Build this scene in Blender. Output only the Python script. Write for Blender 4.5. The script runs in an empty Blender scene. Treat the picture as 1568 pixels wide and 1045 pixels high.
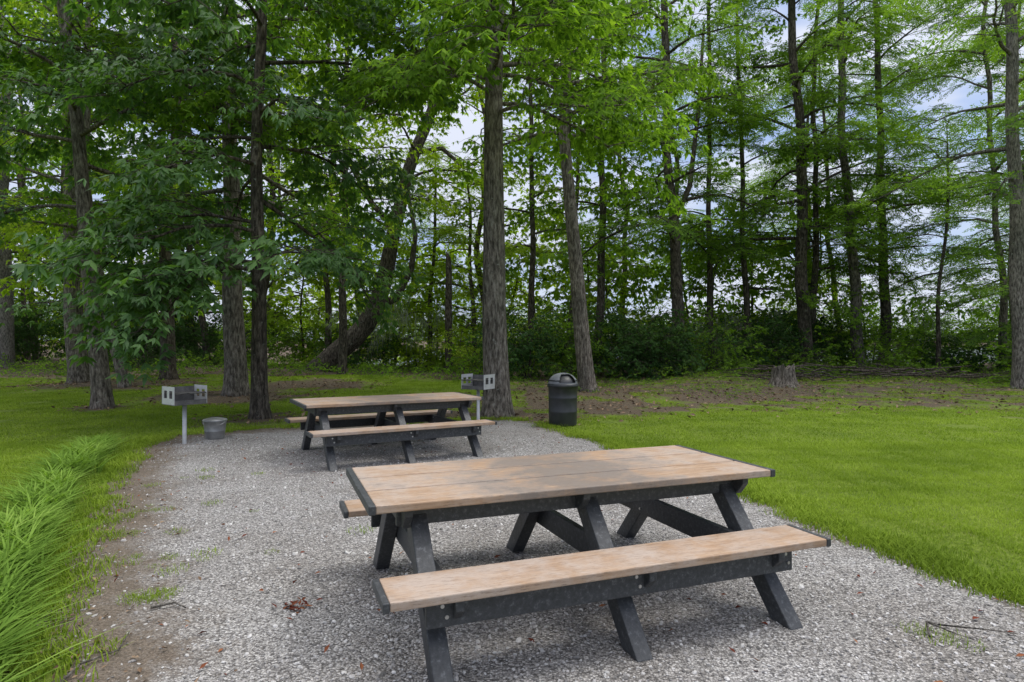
import bpy, math, random
import numpy as np
from mathutils import Vector, Matrix
rng=np.random.default_rng(7); random.seed(7)
scene=bpy.context.scene
def link(o): scene.collection.objects.link(o); return o
def empty(name,loc=(0,0,0),rz=0):
    e=bpy.data.objects.new(name,None); e.location=loc; e.rotation_euler=(0,0,rz); e.empty_display_size=.2
    return link(e)
# ---------------- materials -----------------
def newmat(name):
    m=bpy.data.materials.new(name); m.use_nodes=True
    nt=m.node_tree; nt.nodes.clear()
    return m,nt,nt.nodes,nt.links
def N(ns,t,**k):
    n=ns.new(t)
    for a,b in k.items():
        if a in n.inputs.keys(): n.inputs[a].default_value=b
        else: setattr(n,a,b)
    return n
def ramp(ns,stops,interp='LINEAR'):
    r=ns.new('ShaderNodeValToRGB'); e=r.color_ramp; e.interpolation=interp
    while len(e.elements)<len(stops): e.elements.new(.5)
    for el,(p,c) in zip(e.elements,stops):
        el.position=p; el.color=(c[0],c[1],c[2],1) if hasattr(c,'__len__') else (c,c,c,1)
    return r
def mixc(ns,ls,f,a,b,mode='MIX'):
    m=ns.new('ShaderNodeMix'); m.data_type='RGBA'; m.blend_type=mode
    for i,v in ((0,f),(6,a),(7,b)):
        if hasattr(v,'is_output'): ls.new(v,m.inputs[i])
        elif hasattr(v,'__len__'): m.inputs[i].default_value=(v[0],v[1],v[2],1)
        else: m.inputs[i].default_value=v
    return m.outputs[2]
def coords(ns,ls,scale=(1,1,1),kind='Object'):
    t=ns.new('ShaderNodeTexCoord'); mp=ns.new('ShaderNodeMapping'); mp.inputs['Scale'].default_value=scale
    ls.new(t.outputs[kind],mp.inputs[0]); return mp.outputs[0]
def noise(ns,ls,co,scale,detail=4,rough=.55,out='Fac'):
    n=ns.new('ShaderNodeTexNoise'); n.inputs['Scale'].default_value=scale; n.inputs['Detail'].default_value=detail; n.inputs['Roughness'].default_value=rough
    ls.new(co,n.inputs['Vector']); return n.outputs[out]
def bump(ns,ls,h,strength,dist,normal=None):
    b=ns.new('ShaderNodeBump'); b.inputs['Strength'].default_value=strength; b.inputs['Distance'].default_value=dist
    ls.new(h,b.inputs['Height'])
    if normal: ls.new(normal,b.inputs['Normal'])
    return b.outputs[0]
def finish(ns,ls,col,rough=.7,normal=None,metal=0,spec=.5):
    p=ns.new('ShaderNodeBsdfPrincipled'); o=ns.new('ShaderNodeOutputMaterial')
    if hasattr(col,'is_output'): ls.new(col,p.inputs['Base Color'])
    else: p.inputs['Base Color'].default_value=(*col,1)
    if hasattr(rough,'is_output'): ls.new(rough,p.inputs['Roughness'])
    else: p.inputs['Roughness'].default_value=rough
    p.inputs['Metallic'].default_value=metal; p.inputs['Specular IOR Level'].default_value=spec
    if normal: ls.new(normal,p.inputs['Normal'])
    ls.new(p.outputs[0],o.inputs[0]); return p
def leafmat(name,c1,c2,c3,trans=.45,tcol=(1.3,1.5,.5),clump=True,gloss=False):
    m,nt,ns,ls=newmat(name)
    g=ns.new('ShaderNodeNewGeometry'); oi=ns.new('ShaderNodeObjectInfo')
    r=ramp(ns,[(.12,c1),(.5,c2),(.88,c3)])
    ad=N(ns,'ShaderNodeMath',operation='MULTIPLY_ADD')
    if clump:
        nn=noise(ns,ls,g.outputs['Position'],.8,1,.6); s=N(ns,'ShaderNodeMath',operation='MULTIPLY_ADD'); ls.new(nn,s.inputs[0]); s.inputs[1].default_value=2.0; s.inputs[2].default_value=-.72
        ls.new(s.outputs[0],ad.inputs[0]); ad.inputs[1].default_value=.6
    else:
        ls.new(oi.outputs['Random'],ad.inputs[0]); ad.inputs[1].default_value=.6
    rp=N(ns,'ShaderNodeMath',operation='MULTIPLY'); rp.inputs[1].default_value=.45
    ls.new(g.outputs['Random Per Island'],rp.inputs[0]); ls.new(rp.outputs[0],ad.inputs[2])
    ls.new(ad.outputs[0],r.inputs[0])
    if gloss:
        p=N(ns,'ShaderNodeBsdfPrincipled'); p.inputs['Roughness'].default_value=.45; p.inputs['Specular IOR Level'].default_value=.4
        ls.new(r.outputs[0],p.inputs['Base Color'])
    else:
        p=ns.new('ShaderNodeBsdfDiffuse'); ls.new(r.outputs[0],p.inputs[0])
    o=ns.new('ShaderNodeOutputMaterial')
    if trans<=0: ls.new(p.outputs[0],o.inputs[0]); return m
    t=ns.new('ShaderNodeBsdfTranslucent'); tc=mixc(ns,ls,1.0,r.outputs[0],tcol,'MULTIPLY'); ls.new(tc,t.inputs[0])
    mx=ns.new('ShaderNodeMixShader'); mx.inputs[0].default_value=trans
    ls.new(p.outputs[0],mx.inputs[1]); ls.new(t.outputs[0],mx.inputs[2])
    ls.new(mx.outputs[0],o.inputs[0]); return m
T=(1.6,1.7,.5)
M_dark=leafmat('leaf_dark',(.06,.13,.04),(.10,.20,.055),(.17,.29,.075),.4,T,gloss=True)
M_mid=leafmat('leaf_mid',(.10,.18,.03),(.16,.275,.04),(.26,.38,.06),.5,T)
M_light=leafmat('leaf_light',(.18,.27,.03),(.28,.39,.045),(.40,.49,.07),.55,(1.5,1.6,.5))
M_cyp=leafmat('leaf_cypress',(.10,.18,.045),(.16,.27,.055),(.25,.37,.075),.5,T)
M_bush=leafmat('leaf_bush',(.035,.075,.025),(.06,.12,.035),(.11,.19,.05),.3,T)
M_grass=leafmat('grass_blade',(.15,.225,.03),(.24,.335,.04),(.34,.43,.075),.35,(1.1,1.2,.6))
M_tall=leafmat('tall_grass_blade',(.12,.21,.035),(.21,.34,.06),(.36,.48,.12),.4,(1.1,1.2,.6))
M_litter=leafmat('dead_leaf',(.07,.045,.03),(.17,.115,.075),(.32,.235,.16),0,(1,1,1),False)
M_red=leafmat('red_leaf',(.06,.015,.013),(.15,.045,.028),(.33,.15,.07),0,(1,1,1),False)
M_moss=leafmat('moss',(.25,.27,.2),(.36,.39,.3),(.46,.49,.4),.5,(1,1,1))
def barkmat(name,a,b,sc=1.0):
    m,nt,ns,ls=newmat(name)
    co=coords(ns,ls,(1,1,.26)); n1=noise(ns,ls,co,19*sc,6,.68)
    co2=coords(ns,ls); n2=noise(ns,ls,co2,1.3,4)
    r=ramp(ns,[(.37,[v*.3 for v in a]),(.5,a),(.65,b)]); ls.new(n1,r.inputs[0])
    r2=ramp(ns,[(.35,(.7,.72,.68)),(.65,(1.15,1.12,1.08))]); ls.new(n2,r2.inputs[0])
    c=mixc(ns,ls,1.0,r.outputs[0],r2.outputs[0],'MULTIPLY')
    n3=noise(ns,ls,co2,9,3); r3=ramp(ns,[(.66,0),(.74,.8)]); ls.new(n3,r3.inputs[0])
    c=mixc(ns,ls,r3.outputs[0],c,(.28,.29,.25))
    finish(ns,ls,c,.9,bump(ns,ls,n1,1.0,.07),spec=.2); return m
M_bark=barkmat('bark_grey',(.15,.13,.112),(.31,.28,.25))
M_bark2=barkmat('bark_brown',(.08,.066,.055),(.19,.162,.138))
M_bark3=barkmat('bark_pale',(.17,.155,.14),(.34,.315,.29),1.4)
# ---------------- geometry helpers ----------------
def mesh_obj(name,V,F,mat,smooth=False,parent=None,bevel=0):
    me=bpy.data.meshes.new(name); me.from_pydata([tuple(v) for v in V],[],F); me.update()
    if mat: me.materials.append(mat)
    if smooth: me.polygons.foreach_set('use_smooth',[True]*len(me.polygons))
    o=link(bpy.data.objects.new(name,me))
    if parent: o.parent=parent
    if bevel:
        b=o.modifiers.new('b','BEVEL'); b.width=bevel; b.segments=2; b.limit_method='ANGLE'
    return o
def tube(V,F,pts,rad,n=8,wob=None):
    pts=[np.array(p,float) for p in pts]; base=len(V); K=len(pts)
    ref=None
    for i in range(K):
        d=pts[min(i+1,K-1)]-pts[max(i-1,0)]; d/=np.linalg.norm(d)+1e-9
        if ref is None: ref=np.array([1,0,0.]) if abs(d[0])<.8 else np.array([0,1,0.])
        a=np.cross(d,ref); a/=np.linalg.norm(a)+1e-9; b=np.cross(d,a)
        for j in range(n):
            t=2*math.pi*j/n; r=rad[i]
            if wob: r*=wob(t,i)
            V.append(pts[i]+r*(math.cos(t)*a+math.sin(t)*b))
    for i in range(K-1):
        for j in range(n):
            p=base+i*n+j; q=base+i*n+(j+1)%n
            F.append((p,q,q+n,p+n))
    F.append(tuple(base+(K-1)*n+j for j in range(n)))
def src(coll,name,V,F,mats,mi=None):
    me=bpy.data.meshes.new(name); me.from_pydata([tuple(v) for v in V],[],F); me.update()
    for m in mats: me.materials.append(m)
    if mi: me.polygons.foreach_set('material_index',mi)
    o=bpy.data.objects.new(name,me); coll.objects.link(o)
def leaf(V,F,b,d,up,L,W,fold=.25,droop=.0):
    b=np.array(b,float); d=d/np.linalg.norm(d); s=np.cross(d,up); s/=np.linalg.norm(s)+1e-9; u=np.cross(s,d)
    k=len(V); m=b+d*L*.45
    V+= [b,m+s*W/2-u*W*fold,b+d*L-np.array([0,0,1])*droop*L,m-s*W/2-u*W*fold]
    F+= [(k,k+1,k+2),(k,k+2,k+3)]
def rdir(s=1.0):
    v=rng.normal(size=3); return v/np.linalg.norm(v)*s
def broad_coll(name,mat,nclus,LL,WW,nl=5):
    c=bpy.data.collections.new(name)
    for k in range(4):
        V=[];F=[];tF=[]
        pts=[np.array([x,.08*math.sin(3*x+k),.06*math.sin(2*x)-.18*x*x]) for x in np.linspace(0,1,4)]
        tube(V,F,pts,[.008,.007,.005,.002],3); nt_=len(F)
        for i in range(nclus):
            t=rng.uniform(.12,1.0); f=t*3; a=int(min(f,2)); p=pts[a]+(pts[a+1]-pts[a])*(f-a)
            off=np.array([rng.uniform(-.05,.25),rng.uniform(-.42,.42)*(1.1-.6*t),rng.uniform(-.14,.12)])
            q=p+off
            kk=len(V); V+=[p,p+np.array([0,0,.006]),q]; F.append((kk,kk+1,kk+2)); tF.append(len(F)-1)
            az0=math.atan2(off[1],off[0]+.1)
            for j in range(nl):
                az=az0+(j-(nl-1)/2)*.62*5/nl+rng.normal(0,.2); el=rng.uniform(-.95,-.1)
                d=np.array([math.cos(az)*math.cos(el),math.sin(az)*math.cos(el),math.sin(el)])
                leaf(V,F,q,d,np.array([0,0,1])+rdir(.35),LL*rng.uniform(.7,1.15),WW*rng.uniform(.8,1.2),.2,.15)
        mi=[0]*len(F)
        for i in range(nt_): mi[i]=1
        for i in tF: mi[i]=1
        src(c,name+'_spray',V,F,[mat,M_bark2],mi)
    return c
def cyp_coll(name,mat,nside=12,nj=6):
    c=bpy.data.collections.new(name)
    for k in range(4):
        V=[];F=[]
        pts=[np.array([x,.05*math.sin(3*x+k),-.1*x*x]) for x in np.linspace(0,1.1,4)]
        tube(V,F,pts,[.008,.007,.005,.002],3); nt_=len(F)
        for i in range(nside):
            t=.1+.9*i/(nside-1); f=t*3; a=int(min(f,2)); p=pts[a]+(pts[a+1]-pts[a])*(f-a)
            side=1 if i%2 else -1
            az=side*rng.uniform(.6,1.25); L=.45*(1.05-.6*t)*rng.uniform(.7,1.3)
            d=np.array([math.cos(az),math.sin(az),rng.uniform(-.35,.2)])
            for j in range(nj):
                q=p+d*L*(j+.5)/nj+np.array([0,0,-.12*(j/nj)**2*L])
                for s2 in (-1,1):
                    a2=az+s2*rng.uniform(.4,1.1)
                    leaf(V,F,q,np.array([math.cos(a2),math.sin(a2),rng.uniform(-.6,.2)]),np.array([0,0,1])+rdir(.5),.115*rng.uniform(.7,1.2),.038,.1,0)
        mi=[1 if i<nt_ else 0 for i in range(len(F))]
        src(c,name+'_frond',V,F,[mat,M_bark2],mi)
    return c
C={'dark':broad_coll('dark',M_dark,12,.185,.07),'midn':broad_coll('midn',M_mid,12,.16,.066),
   'mid':broad_coll('mid',M_mid,9,.19,.085,4),'light':broad_coll('light',M_light,9,.17,.08,4),'darkf':broad_coll('darkf',M_dark,9,.20,.09,4),
   'cyp':cyp_coll('cyp',M_cyp),'cypl':cyp_coll('cypl',M_light),
   'bush':broad_coll('bush',M_bush,12,.14,.06,4),'bushl':broad_coll('bushl',M_mid,12,.12,.055,4),'bushy':broad_coll('bushy',M_light,12,.12,.055,4)}
def blade_coll(name,mat,n,R,h0,h1,w,bend,segs,k=4,sq=False):
    c=bpy.data.collections.new(name)
    for q in range(k):
        V=[];F=[]
        for i in range(n):
            r=R*math.sqrt(rng.random()); a=rng.uniform(0,6.28); x,y=r*math.cos(a),r*math.sin(a)
            if sq: x,y=rng.uniform(-R,R,2)
            az=rng.uniform(0,6.28); H=rng.uniform(h0,h1); be=bend*rng.uniform(.3,1.3)*H
            sx,sy=-math.sin(az)*w/2,math.cos(az)*w/2; k0=len(V)
            for s in range(segs):
                t=s/segs; ww=1-.55*t; hx=be*t*t
                z=H*(t-.35*bend*t*t*.8)
                V+= [np.array([x+math.cos(az)*hx+sx*ww,y+math.sin(az)*hx+sy*ww,z]),np.array([x+math.cos(az)*hx-sx*ww,y+math.sin(az)*hx-sy*ww,z])]
            V.append(np.array([x+math.cos(az)*be,y+math.sin(az)*be,H*(1-.28*bend)]))
            for s in range(segs-1):
                p=k0+2*s; F.append((p,p+1,p+3,p+2))
            p=k0+2*(segs-1); F.append((p,p+1,p+2))
        src(c,name,V,F,[mat])
    return c
C['lawn']=blade_coll('lawn_tuft',M_grass,60,.15,.03,.07,.006,.8,2)
C['tile']=blade_coll('lawn_tile',M_grass,1200,.31,.02,.055,.006,.9,1,4,True)
C['tilef']=blade_coll('lawn_tile_far',M_grass,480,.36,.02,.055,.012,.9,1,4,True)
C['tall']=blade_coll('tall_tuft',M_tall,18,.055,.24,.42,.019,1.15,5)
def flatleaf(name,mat,L,n=5):
    c=bpy.data.collections.new(name)
    for q in range(n):
        V=[];F=[]; leaf(V,F,(0,0,.006),np.array([1,0,.1]),np.array([rng.normal(0,.3),rng.normal(0,.3),1]),L,L*rng.uniform(.35,.6),-.25,0)
        src(c,name,V,F,[mat])
    return c
C['litter']=flatleaf('dead_leaf',M_litter,.09); C['red']=flatleaf('red_leaf',M_red,.07)
def stone_coll():
    m,nt,ns,ls=newmat('pebble'); oi=ns.new('ShaderNodeObjectInfo')
    r=ramp(ns,[(0,(.12,.115,.11)),(.35,(.32,.305,.295)),(.8,(.47,.455,.44)),(1,(.60,.585,.57))]); ls.new(oi.outputs['Random'],r.inputs[0])
    finish(ns,ls,r.outputs[0],.85,spec=.2)
    c=bpy.data.collections.new('pebbles')
    import bmesh
    for k in range(5):
        bm=bmesh.new(); bmesh.ops.create_icosphere(bm,subdivisions=1,radius=1)
        for v in bm.verts: v.co=v.co*random.uniform(.75,1.2); v.co.z*=.6; v.co.x*=1.25
        me=bpy.data.meshes.new('pebble'); bm.to_mesh(me); bm.free(); me.materials.append(m)
        c.objects.link(bpy.data.objects.new('pebble',me))
    return c
C['stone']=stone_coll()
def moss_coll():
    c=bpy.data.collections.new('moss_src')
    for k in range(3):
        V=[];F=[]
        for i in range(22):
            x,y=rng.normal(0,.2,2); L=rng.uniform(.2,.9)*rng.random()**.3; w=.012; a=rng.uniform(0,3.14); k0=len(V); z0=rng.uniform(-.1,.25)
            dx,dy=math.cos(a)*w,math.sin(a)*w
            for s in range(5):
                ox,oy=rng.normal(0,.025,2); z=z0-L*s/4; ww=1-s*.24
                V+=[np.array([x+ox-dx*ww,y+oy-dy*ww,z]),np.array([x+ox+dx*ww,y+oy+dy*ww,z])]
            for s in range(4): p=k0+2*s; F.append((p,p+1,p+3,p+2))
        src(c,'moss',V,F,[M_moss])
    return c
C['moss']=moss_coll()
NG={}
def ngroup(coll,real):
    key=(coll.name,real)
    if key in NG: return NG[key]
    g=bpy.data.node_groups.new('scatter_'+coll.name,'GeometryNodeTree')
    g.interface.new_socket('Geometry',in_out='INPUT',socket_type='NodeSocketGeometry')
    g.interface.new_socket('Geometry',in_out='OUTPUT',socket_type='NodeSocketGeometry')
    n=g.nodes; l=g.links
    i=n.new('NodeGroupInput'); o=n.new('NodeGroupOutput'); iop=n.new('GeometryNodeInstanceOnPoints')
    ci=n.new('GeometryNodeCollectionInfo'); ci.inputs['Collection'].default_value=coll
    ci.inputs['Separate Children'].default_value=True; ci.inputs['Reset Children'].default_value=True
    def at(nm,t):
        a=n.new('GeometryNodeInputNamedAttribute'); a.data_type=t; a.inputs['Name'].default_value=nm
        return a.outputs['Attribute']
    l.new(i.outputs[0],iop.inputs['Points']); l.new(ci.outputs[0],iop.inputs['Instance'])
    iop.inputs['Pick Instance'].default_value=True
    l.new(at('idx','INT'),iop.inputs['Instance Index']); l.new(at('rot','FLOAT_VECTOR'),iop.inputs['Rotation']); l.new(at('scl','FLOAT'),iop.inputs['Scale'])
    out=iop.outputs[0]
    if real:
        ri=n.new('GeometryNodeRealizeInstances'); l.new(out,ri.inputs[0]); out=ri.outputs[0]
    l.new(out,o.inputs[0]); NG[key]=g; return g
TOT=[0,0]
def scatter(name,P,R,S,coll,parent=None,real=True):
    P=np.asarray(P,float).reshape(-1,3); n=len(P)
    me=bpy.data.meshes.new(name); me.vertices.add(n); me.vertices.foreach_set('co',P.ravel())
    a=me.attributes.new('rot','FLOAT_VECTOR','POINT'); a.data.foreach_set('vector',np.asarray(R,float).ravel())
    a=me.attributes.new('scl','FLOAT','POINT'); a.data.foreach_set('value',np.asarray(S,float).ravel())
    a=me.attributes.new('idx','INT','POINT'); a.data.foreach_set('value',rng.integers(0,100,n).astype(np.int32))
    o=link(bpy.data.objects.new(name,me)); md=o.modifiers.new('scatter','NODES'); md.node_group=ngroup(coll,real)
    if parent: o.parent=parent
    if real: TOT[1]+=n*len(coll.objects[0].data.polygons)
    return o
# ---------------- terrain -----------------
def gz(x,y):
    x=np.asarray(x,float); y=np.asarray(y,float)
    sm=lambda a,b,t: np.clip((t-a)/(b-a),0,1)**2*(3-2*np.clip((t-a)/(b-a),0,1))
    z=sm(14,22,y)*(.10*np.sin(x*.35+y*.2)+.06*np.sin(x*.9-y*.5)+.12)
    bank=sm(40,50,y)*sm(-26,-15,x)
    far=sm(300,340,y)
    return z-1.9*bank*(1-far)+far*1.5
PAD=np.array([(-1.2,.3),(-1.85,1.8),(-2.13,2.85),(-2.75,3.8),(-3.2,4.6),(-3.78,5.8),(-4.5,7.1),(-5.05,8.3),(-5.5,9.4),(-5.5,10.3),(-4.6,11.0),(-3.4,11.5),(-2.25,11.8),(-1,12.3),(.1,12.35),(.62,11.6),(.75,10.9),(1.2,10.1),(1.62,9.0),(1.95,7.9),(2.32,6.6),(2.52,5.6),(2.75,4.75),(2.98,4.1),(3.1,3.4),(3.4,2.4),(3.6,.3)])
def densify(P,st=.06):
    out=[]
    for i in range(len(P)):
        a,b=P[i],P[(i+1)%len(P)]; n=max(2,int(np.linalg.norm(b-a)/st))
        for k in range(n): out.append(a+(b-a)*k/n)
    out=np.array(out); t=np.arange(len(out))
    out+=np.stack([.05*np.sin(t*.31)+.035*np.sin(t*.83+1),.05*np.sin(t*.27+2)+.035*np.sin(t*.71)],1)
    return out
PD=densify(PAD)
def inside(x,y,P=PD):
    x=np.asarray(x);y=np.asarray(y); c=np.zeros(x.shape,bool); j=len(P)-1
    for i in range(len(P)):
        xi,yi=P[i]; xj,yj=P[j]
        with np.errstate(divide='ignore',invalid='ignore'):
            c^=((yi>y)!=(yj>y))&(x<(xj-xi)*(y-yi)/(yj-yi+1e-12)+xi)
        j=i
    return c
def edged(x,y):
    d=np.full(np.shape(x),1e9)
    for i in range(0,len(PD),2): d=np.minimum(d,(x-PD[i,0])**2+(y-PD[i,1])**2)
    return np.sqrt(d)
def litterf(x,y):
    w=.8*np.sin(x*.5+1)+.5*np.sin(x*1.3)+.3*np.sin(x*2.7+y)
    s=lambda a,b,t: np.clip((t-a)/(b-a),0,1)
    l=s(12.3,15.2,y+w*.6)*np.where(x>0,.62,0)
    l=np.maximum(l,s(23,28,y+w)*1.0)
    for cx,cy,r in ((-.3,12.9,1.9),(-5,12.4,1.3),(-7.6,17,2.4),(-9.4,14.4,1.0),(-3,14.5,1.4),(2.4,19.5,3),(-15,22,3),(-1.5,16,1.6),(-12,21,2.4),(6,17.5,3.2),(2,15,2.4),(-6,20,2),(8.6,19.5,2)):
        l=np.maximum(l,np.clip(1.3-np.sqrt((x-cx)**2+(y-cy)**2)/r,0,1))
    return l
def grid_mesh(name,xs,ys,zf,mat,attr=None):
    X,Y=np.meshgrid(xs,ys); Z=zf(X,Y); n=len(xs); m=len(ys)
    V=np.stack([X.ravel(),Y.ravel(),Z.ravel()],1)
    i=np.arange(m-1)[:,None]*n+np.arange(n-1)[None,:]; i=i.ravel()
    Fa=np.stack([i,i+1,i+n+1,i+n],1)
    me=bpy.data.meshes.new(name); me.vertices.add(len(V)); me.vertices.foreach_set('co',V.ravel())
    me.loops.add(Fa.size); me.loops.foreach_set('vertex_index',Fa.ravel()); me.polygons.add(len(Fa))
    me.polygons.foreach_set('loop_start',np.arange(len(Fa))*4); me.update(calc_edges=True)
    me.polygons.foreach_set('use_smooth',[True]*len(Fa)); me.materials.append(mat)
    if attr is not None:
        a=me.attributes.new('litter','FLOAT','POINT'); a.data.foreach_set('value',attr(X,Y).ravel())
    return link(bpy.data.objects.new(name,me))
m,nt,ns,ls=newmat('ground_mat'); co=coords(ns,ls)
a=ns.new('ShaderNodeAttribute'); a.attribute_name='litter'
n1=noise(ns,ls,co,14,6,.7); n2=noise(ns,ls,co,.9,5,.65); n3=noise(ns,ls,co,38,5,.75)
gr=ramp(ns,[(.3,(.09,.135,.025)),(.5,(.16,.225,.035)),(.7,(.25,.31,.065))]); ls.new(n1,gr.inputs[0])
sr=ramp(ns,[(.3,(.03,.024,.018)),(.48,(.10,.078,.056)),(.6,(.19,.15,.11)),(.75,(.33,.27,.205))]); ls.new(n3,sr.inputs[0])
gr2=ramp(ns,[(.3,(.7,.75,.75)),(.7,(1.12,1.08,1.0))]); ls.new(n2,gr2.inputs[0])
gc=mixc(ns,ls,1.0,gr.outputs[0],gr2.outputs[0],'MULTIPLY')
ad=N(ns,'ShaderNodeMath',operation='ADD'); ls.new(a.outputs['Fac'],ad.inputs[0])
sb=N(ns,'ShaderNodeMath',operation='MULTIPLY_ADD'); ls.new(n2,sb.inputs[0]); sb.inputs[1].default_value=2.6; sb.inputs[2].default_value=-1.35; ls.new(sb.outputs[0],ad.inputs[1])
fr=ramp(ns,[(.3,0),(.6,1)]); ls.new(ad.outputs[0],fr.inputs[0])
c=mixc(ns,ls,fr.outputs[0],gc,sr.outputs[0]); finish(ns,ls,c,.95,bump(ns,ls,n3,.8,.04),spec=.1); M_ground=m
xs=np.concatenate([[-3000,-1500,-700,-300,-150,-90],np.arange(-60,60.1,.4),[90,150,300,700,1500,3000]])
ys=np.concatenate([[-300,-100,-30],np.arange(-8,60,.4),[80,120,200,280,300,310,320,330,340,380,600,1500,4000]])
grid_mesh('ground',xs,ys,gz,M_ground,litterf)
m,nt,ns,ls=newmat('water_mat'); co=coords(ns,ls); nw=noise(ns,ls,co,1.2,4)
finish(ns,ls,(.06,.08,.07),.12,bump(ns,ls,nw,.25,.1),spec=.6)
mesh_obj('lake_water',[(-1500,30,-1.1),(1500,30,-1.1),(1500,345,-1.1),(-1500,345,-1.1)],[(0,1,2,3)],m)
m,nt,ns,ls=newmat('gravel_mat'); co=coords(ns,ls)
v=ns.new('ShaderNodeTexVoronoi'); v.inputs['Scale'].default_value=85; ls.new(co,v.inputs[0])
v2=ns.new('ShaderNodeTexVoronoi'); v2.inputs['Scale'].default_value=45; ls.new(co,v2.inputs[0])
sc=ns.new('ShaderNodeSeparateColor'); ls.new(v.outputs['Color'],sc.inputs[0])
r=ramp(ns,[(0,(.15,.143,.138)),(.3,(.31,.298,.288)),(.75,(.46,.445,.43)),(1,(.68,.66,.64))]); ls.new(sc.outputs[0],r.inputs[0])
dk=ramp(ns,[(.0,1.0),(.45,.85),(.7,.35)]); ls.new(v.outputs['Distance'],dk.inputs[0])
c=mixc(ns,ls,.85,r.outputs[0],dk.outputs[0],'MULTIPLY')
nl=noise(ns,ls,co,1.1,5,.6); rl=ramp(ns,[(.3,(.76,.73,.70)),(.65,(1.08,1.08,1.08))]); ls.new(nl,rl.inputs[0]); c=mixc(ns,ls,1.0,c,rl.outputs[0],'MULTIPLY')
a=ns.new('ShaderNodeAttribute'); a.attribute_name='litter'; nd=noise(ns,ls,co,4,6,.7)
dd=N(ns,'ShaderNodeMath',operation='ADD'); ls.new(a.outputs['Fac'],dd.inputs[0]); ls.new(nd,dd.inputs[1])
fd=ramp(ns,[(.66,0),(1.05,.9)]); ls.new(dd.outputs[0],fd.inputs[0])
nf=noise(ns,ls,co,60,4,.7); rd=ramp(ns,[(.3,(.07,.055,.042)),(.6,(.18,.143,.108)),(.75,(.35,.30,.25))]); ls.new(nf,rd.inputs[0])
c=mixc(ns,ls,fd.outputs[0],c,rd.outputs[0])
h=N(ns,'ShaderNodeMath',operation='ADD'); ls.new(v.outputs['Distance'],h.inputs[0]); ls.new(v2.outputs['Distance'],h.inputs[1])
iv=N(ns,'ShaderNodeMath',operation='MULTIPLY'); iv.inputs[1].default_value=-1; ls.new(h.outputs[0],iv.inputs[0])
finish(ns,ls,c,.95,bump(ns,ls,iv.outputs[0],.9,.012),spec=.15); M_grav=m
xg=np.arange(-6,4.2,.07); yg=np.arange(.2,12.9,.07); X,Y=np.meshgrid(xg,yg); I=inside(X,Y)
D=edged(X,Y); P2=np.stack([X,Y],-1)
n=len(xg); idx={}; V=[];F=[];A=[]
def gv(i,j):
    k=(i,j)
    if k in idx: return idx[k]
    p=P2[i,j]
    if not I[i,j]:
        q=PD[np.argmin(((PD-p)**2).sum(1))]; p=q
    idx[k]=len(V); V.append((p[0],p[1],.005))
    d=D[i,j] if I[i,j] else 0
    left=p[0]<-.9
    A.append(max(0,(1-d/(.85 if left else .4)))*(.8 if left else .5)); return idx[k]
for i in range(len(yg)-1):
    for j in range(n-1):
        s=[I[i,j],I[i,j+1],I[i+1,j+1],I[i+1,j]]
        if any(s): F.append((gv(i,j),gv(i,j+1),gv(i+1,j+1),gv(i+1,j)))
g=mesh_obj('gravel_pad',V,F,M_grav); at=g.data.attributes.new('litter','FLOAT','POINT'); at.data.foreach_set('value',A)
def rz(n): return np.stack([np.zeros(n),np.zeros(n),rng.uniform(0,6.28,n)],1)
n=42000; y=2.2+8*rng.random(n)**1.6; x=rng.uniform(-5.5,3.6,n); k=inside(x,y); x,y=x[k],y[k]
ed=edged(x,y); k=(x>0)|(ed>rng.uniform(0,1.3,len(x))); x,y=x[k],y[k]; n=len(x)
scatter('gravel_stones',np.stack([x,y,np.full(n,.007)],1),rng.uniform(0,6.28,(n,3))*np.array([.1,.1,1]),rng.gamma(4,.0013,n)+.002,C['stone'],real=False)
def lawn(name,x0,x1,y0,y1,st,kind,smin,smax,sig=.16):
    X,Y=np.meshgrid(np.arange(x0,x1,st),np.arange(y0,y1,st)); x=X.ravel(); y=Y.ravel(); n=len(x)
    x=x+rng.uniform(-.12,.12,n)*st; y=y+rng.uniform(-.12,.12,n)*st
    L=litterf(x,y)+rng.normal(0,sig,n)
    k=(~inside(x,y))&(L<.5)&(np.abs(x)<.95*y+2.5)&(edged(x,y)>st*.5)
    x,y=x[k],y[k]; n=len(x); R=rz(n); R[:,2]=np.round(R[:,2]/(math.pi/2))*math.pi/2+rng.normal(0,.15,n)
    scatter(name,np.stack([x,y,gz(x,y)],1),R,rng.uniform(smin,smax,n),C[kind],real=False)
lawn('lawn_grass',1.5,14,1.8,9.5,.5,'tile',.9,1.15)
lawn('lawn_grass',-12,-1.2,1.8,9.5,.5,'tile',.9,1.15)
lawn('lawn_grass',-26,26,9.5,25,.62,'tilef',.9,1.15,.22)
t=rng.choice(len(PD),2600); off=np.abs(rng.normal(0,.13,2600)); cen=np.array([-.8,7.0]); dr_=PD[t]-cen; dr_/=np.linalg.norm(dr_,axis=1)[:,None]
ex=PD[t,0]+dr_[:,0]*(off-.05)+rng.normal(0,.05,2600); ey=PD[t,1]+dr_[:,1]*(off-.05)*.4+rng.normal(0,.07,2600)
k=(ey>1.8)&((ex>1)|((rng.random(2600)<.25))); ex,ey=ex[k],ey[k]
scatter('edge_grass',np.stack([ex,ey,np.full(len(ex),.003)],1),rz(len(ex)),rng.uniform(.6,1.6,len(ex)),C['lawn'],real=False)
wx=[];wy=[]
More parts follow.
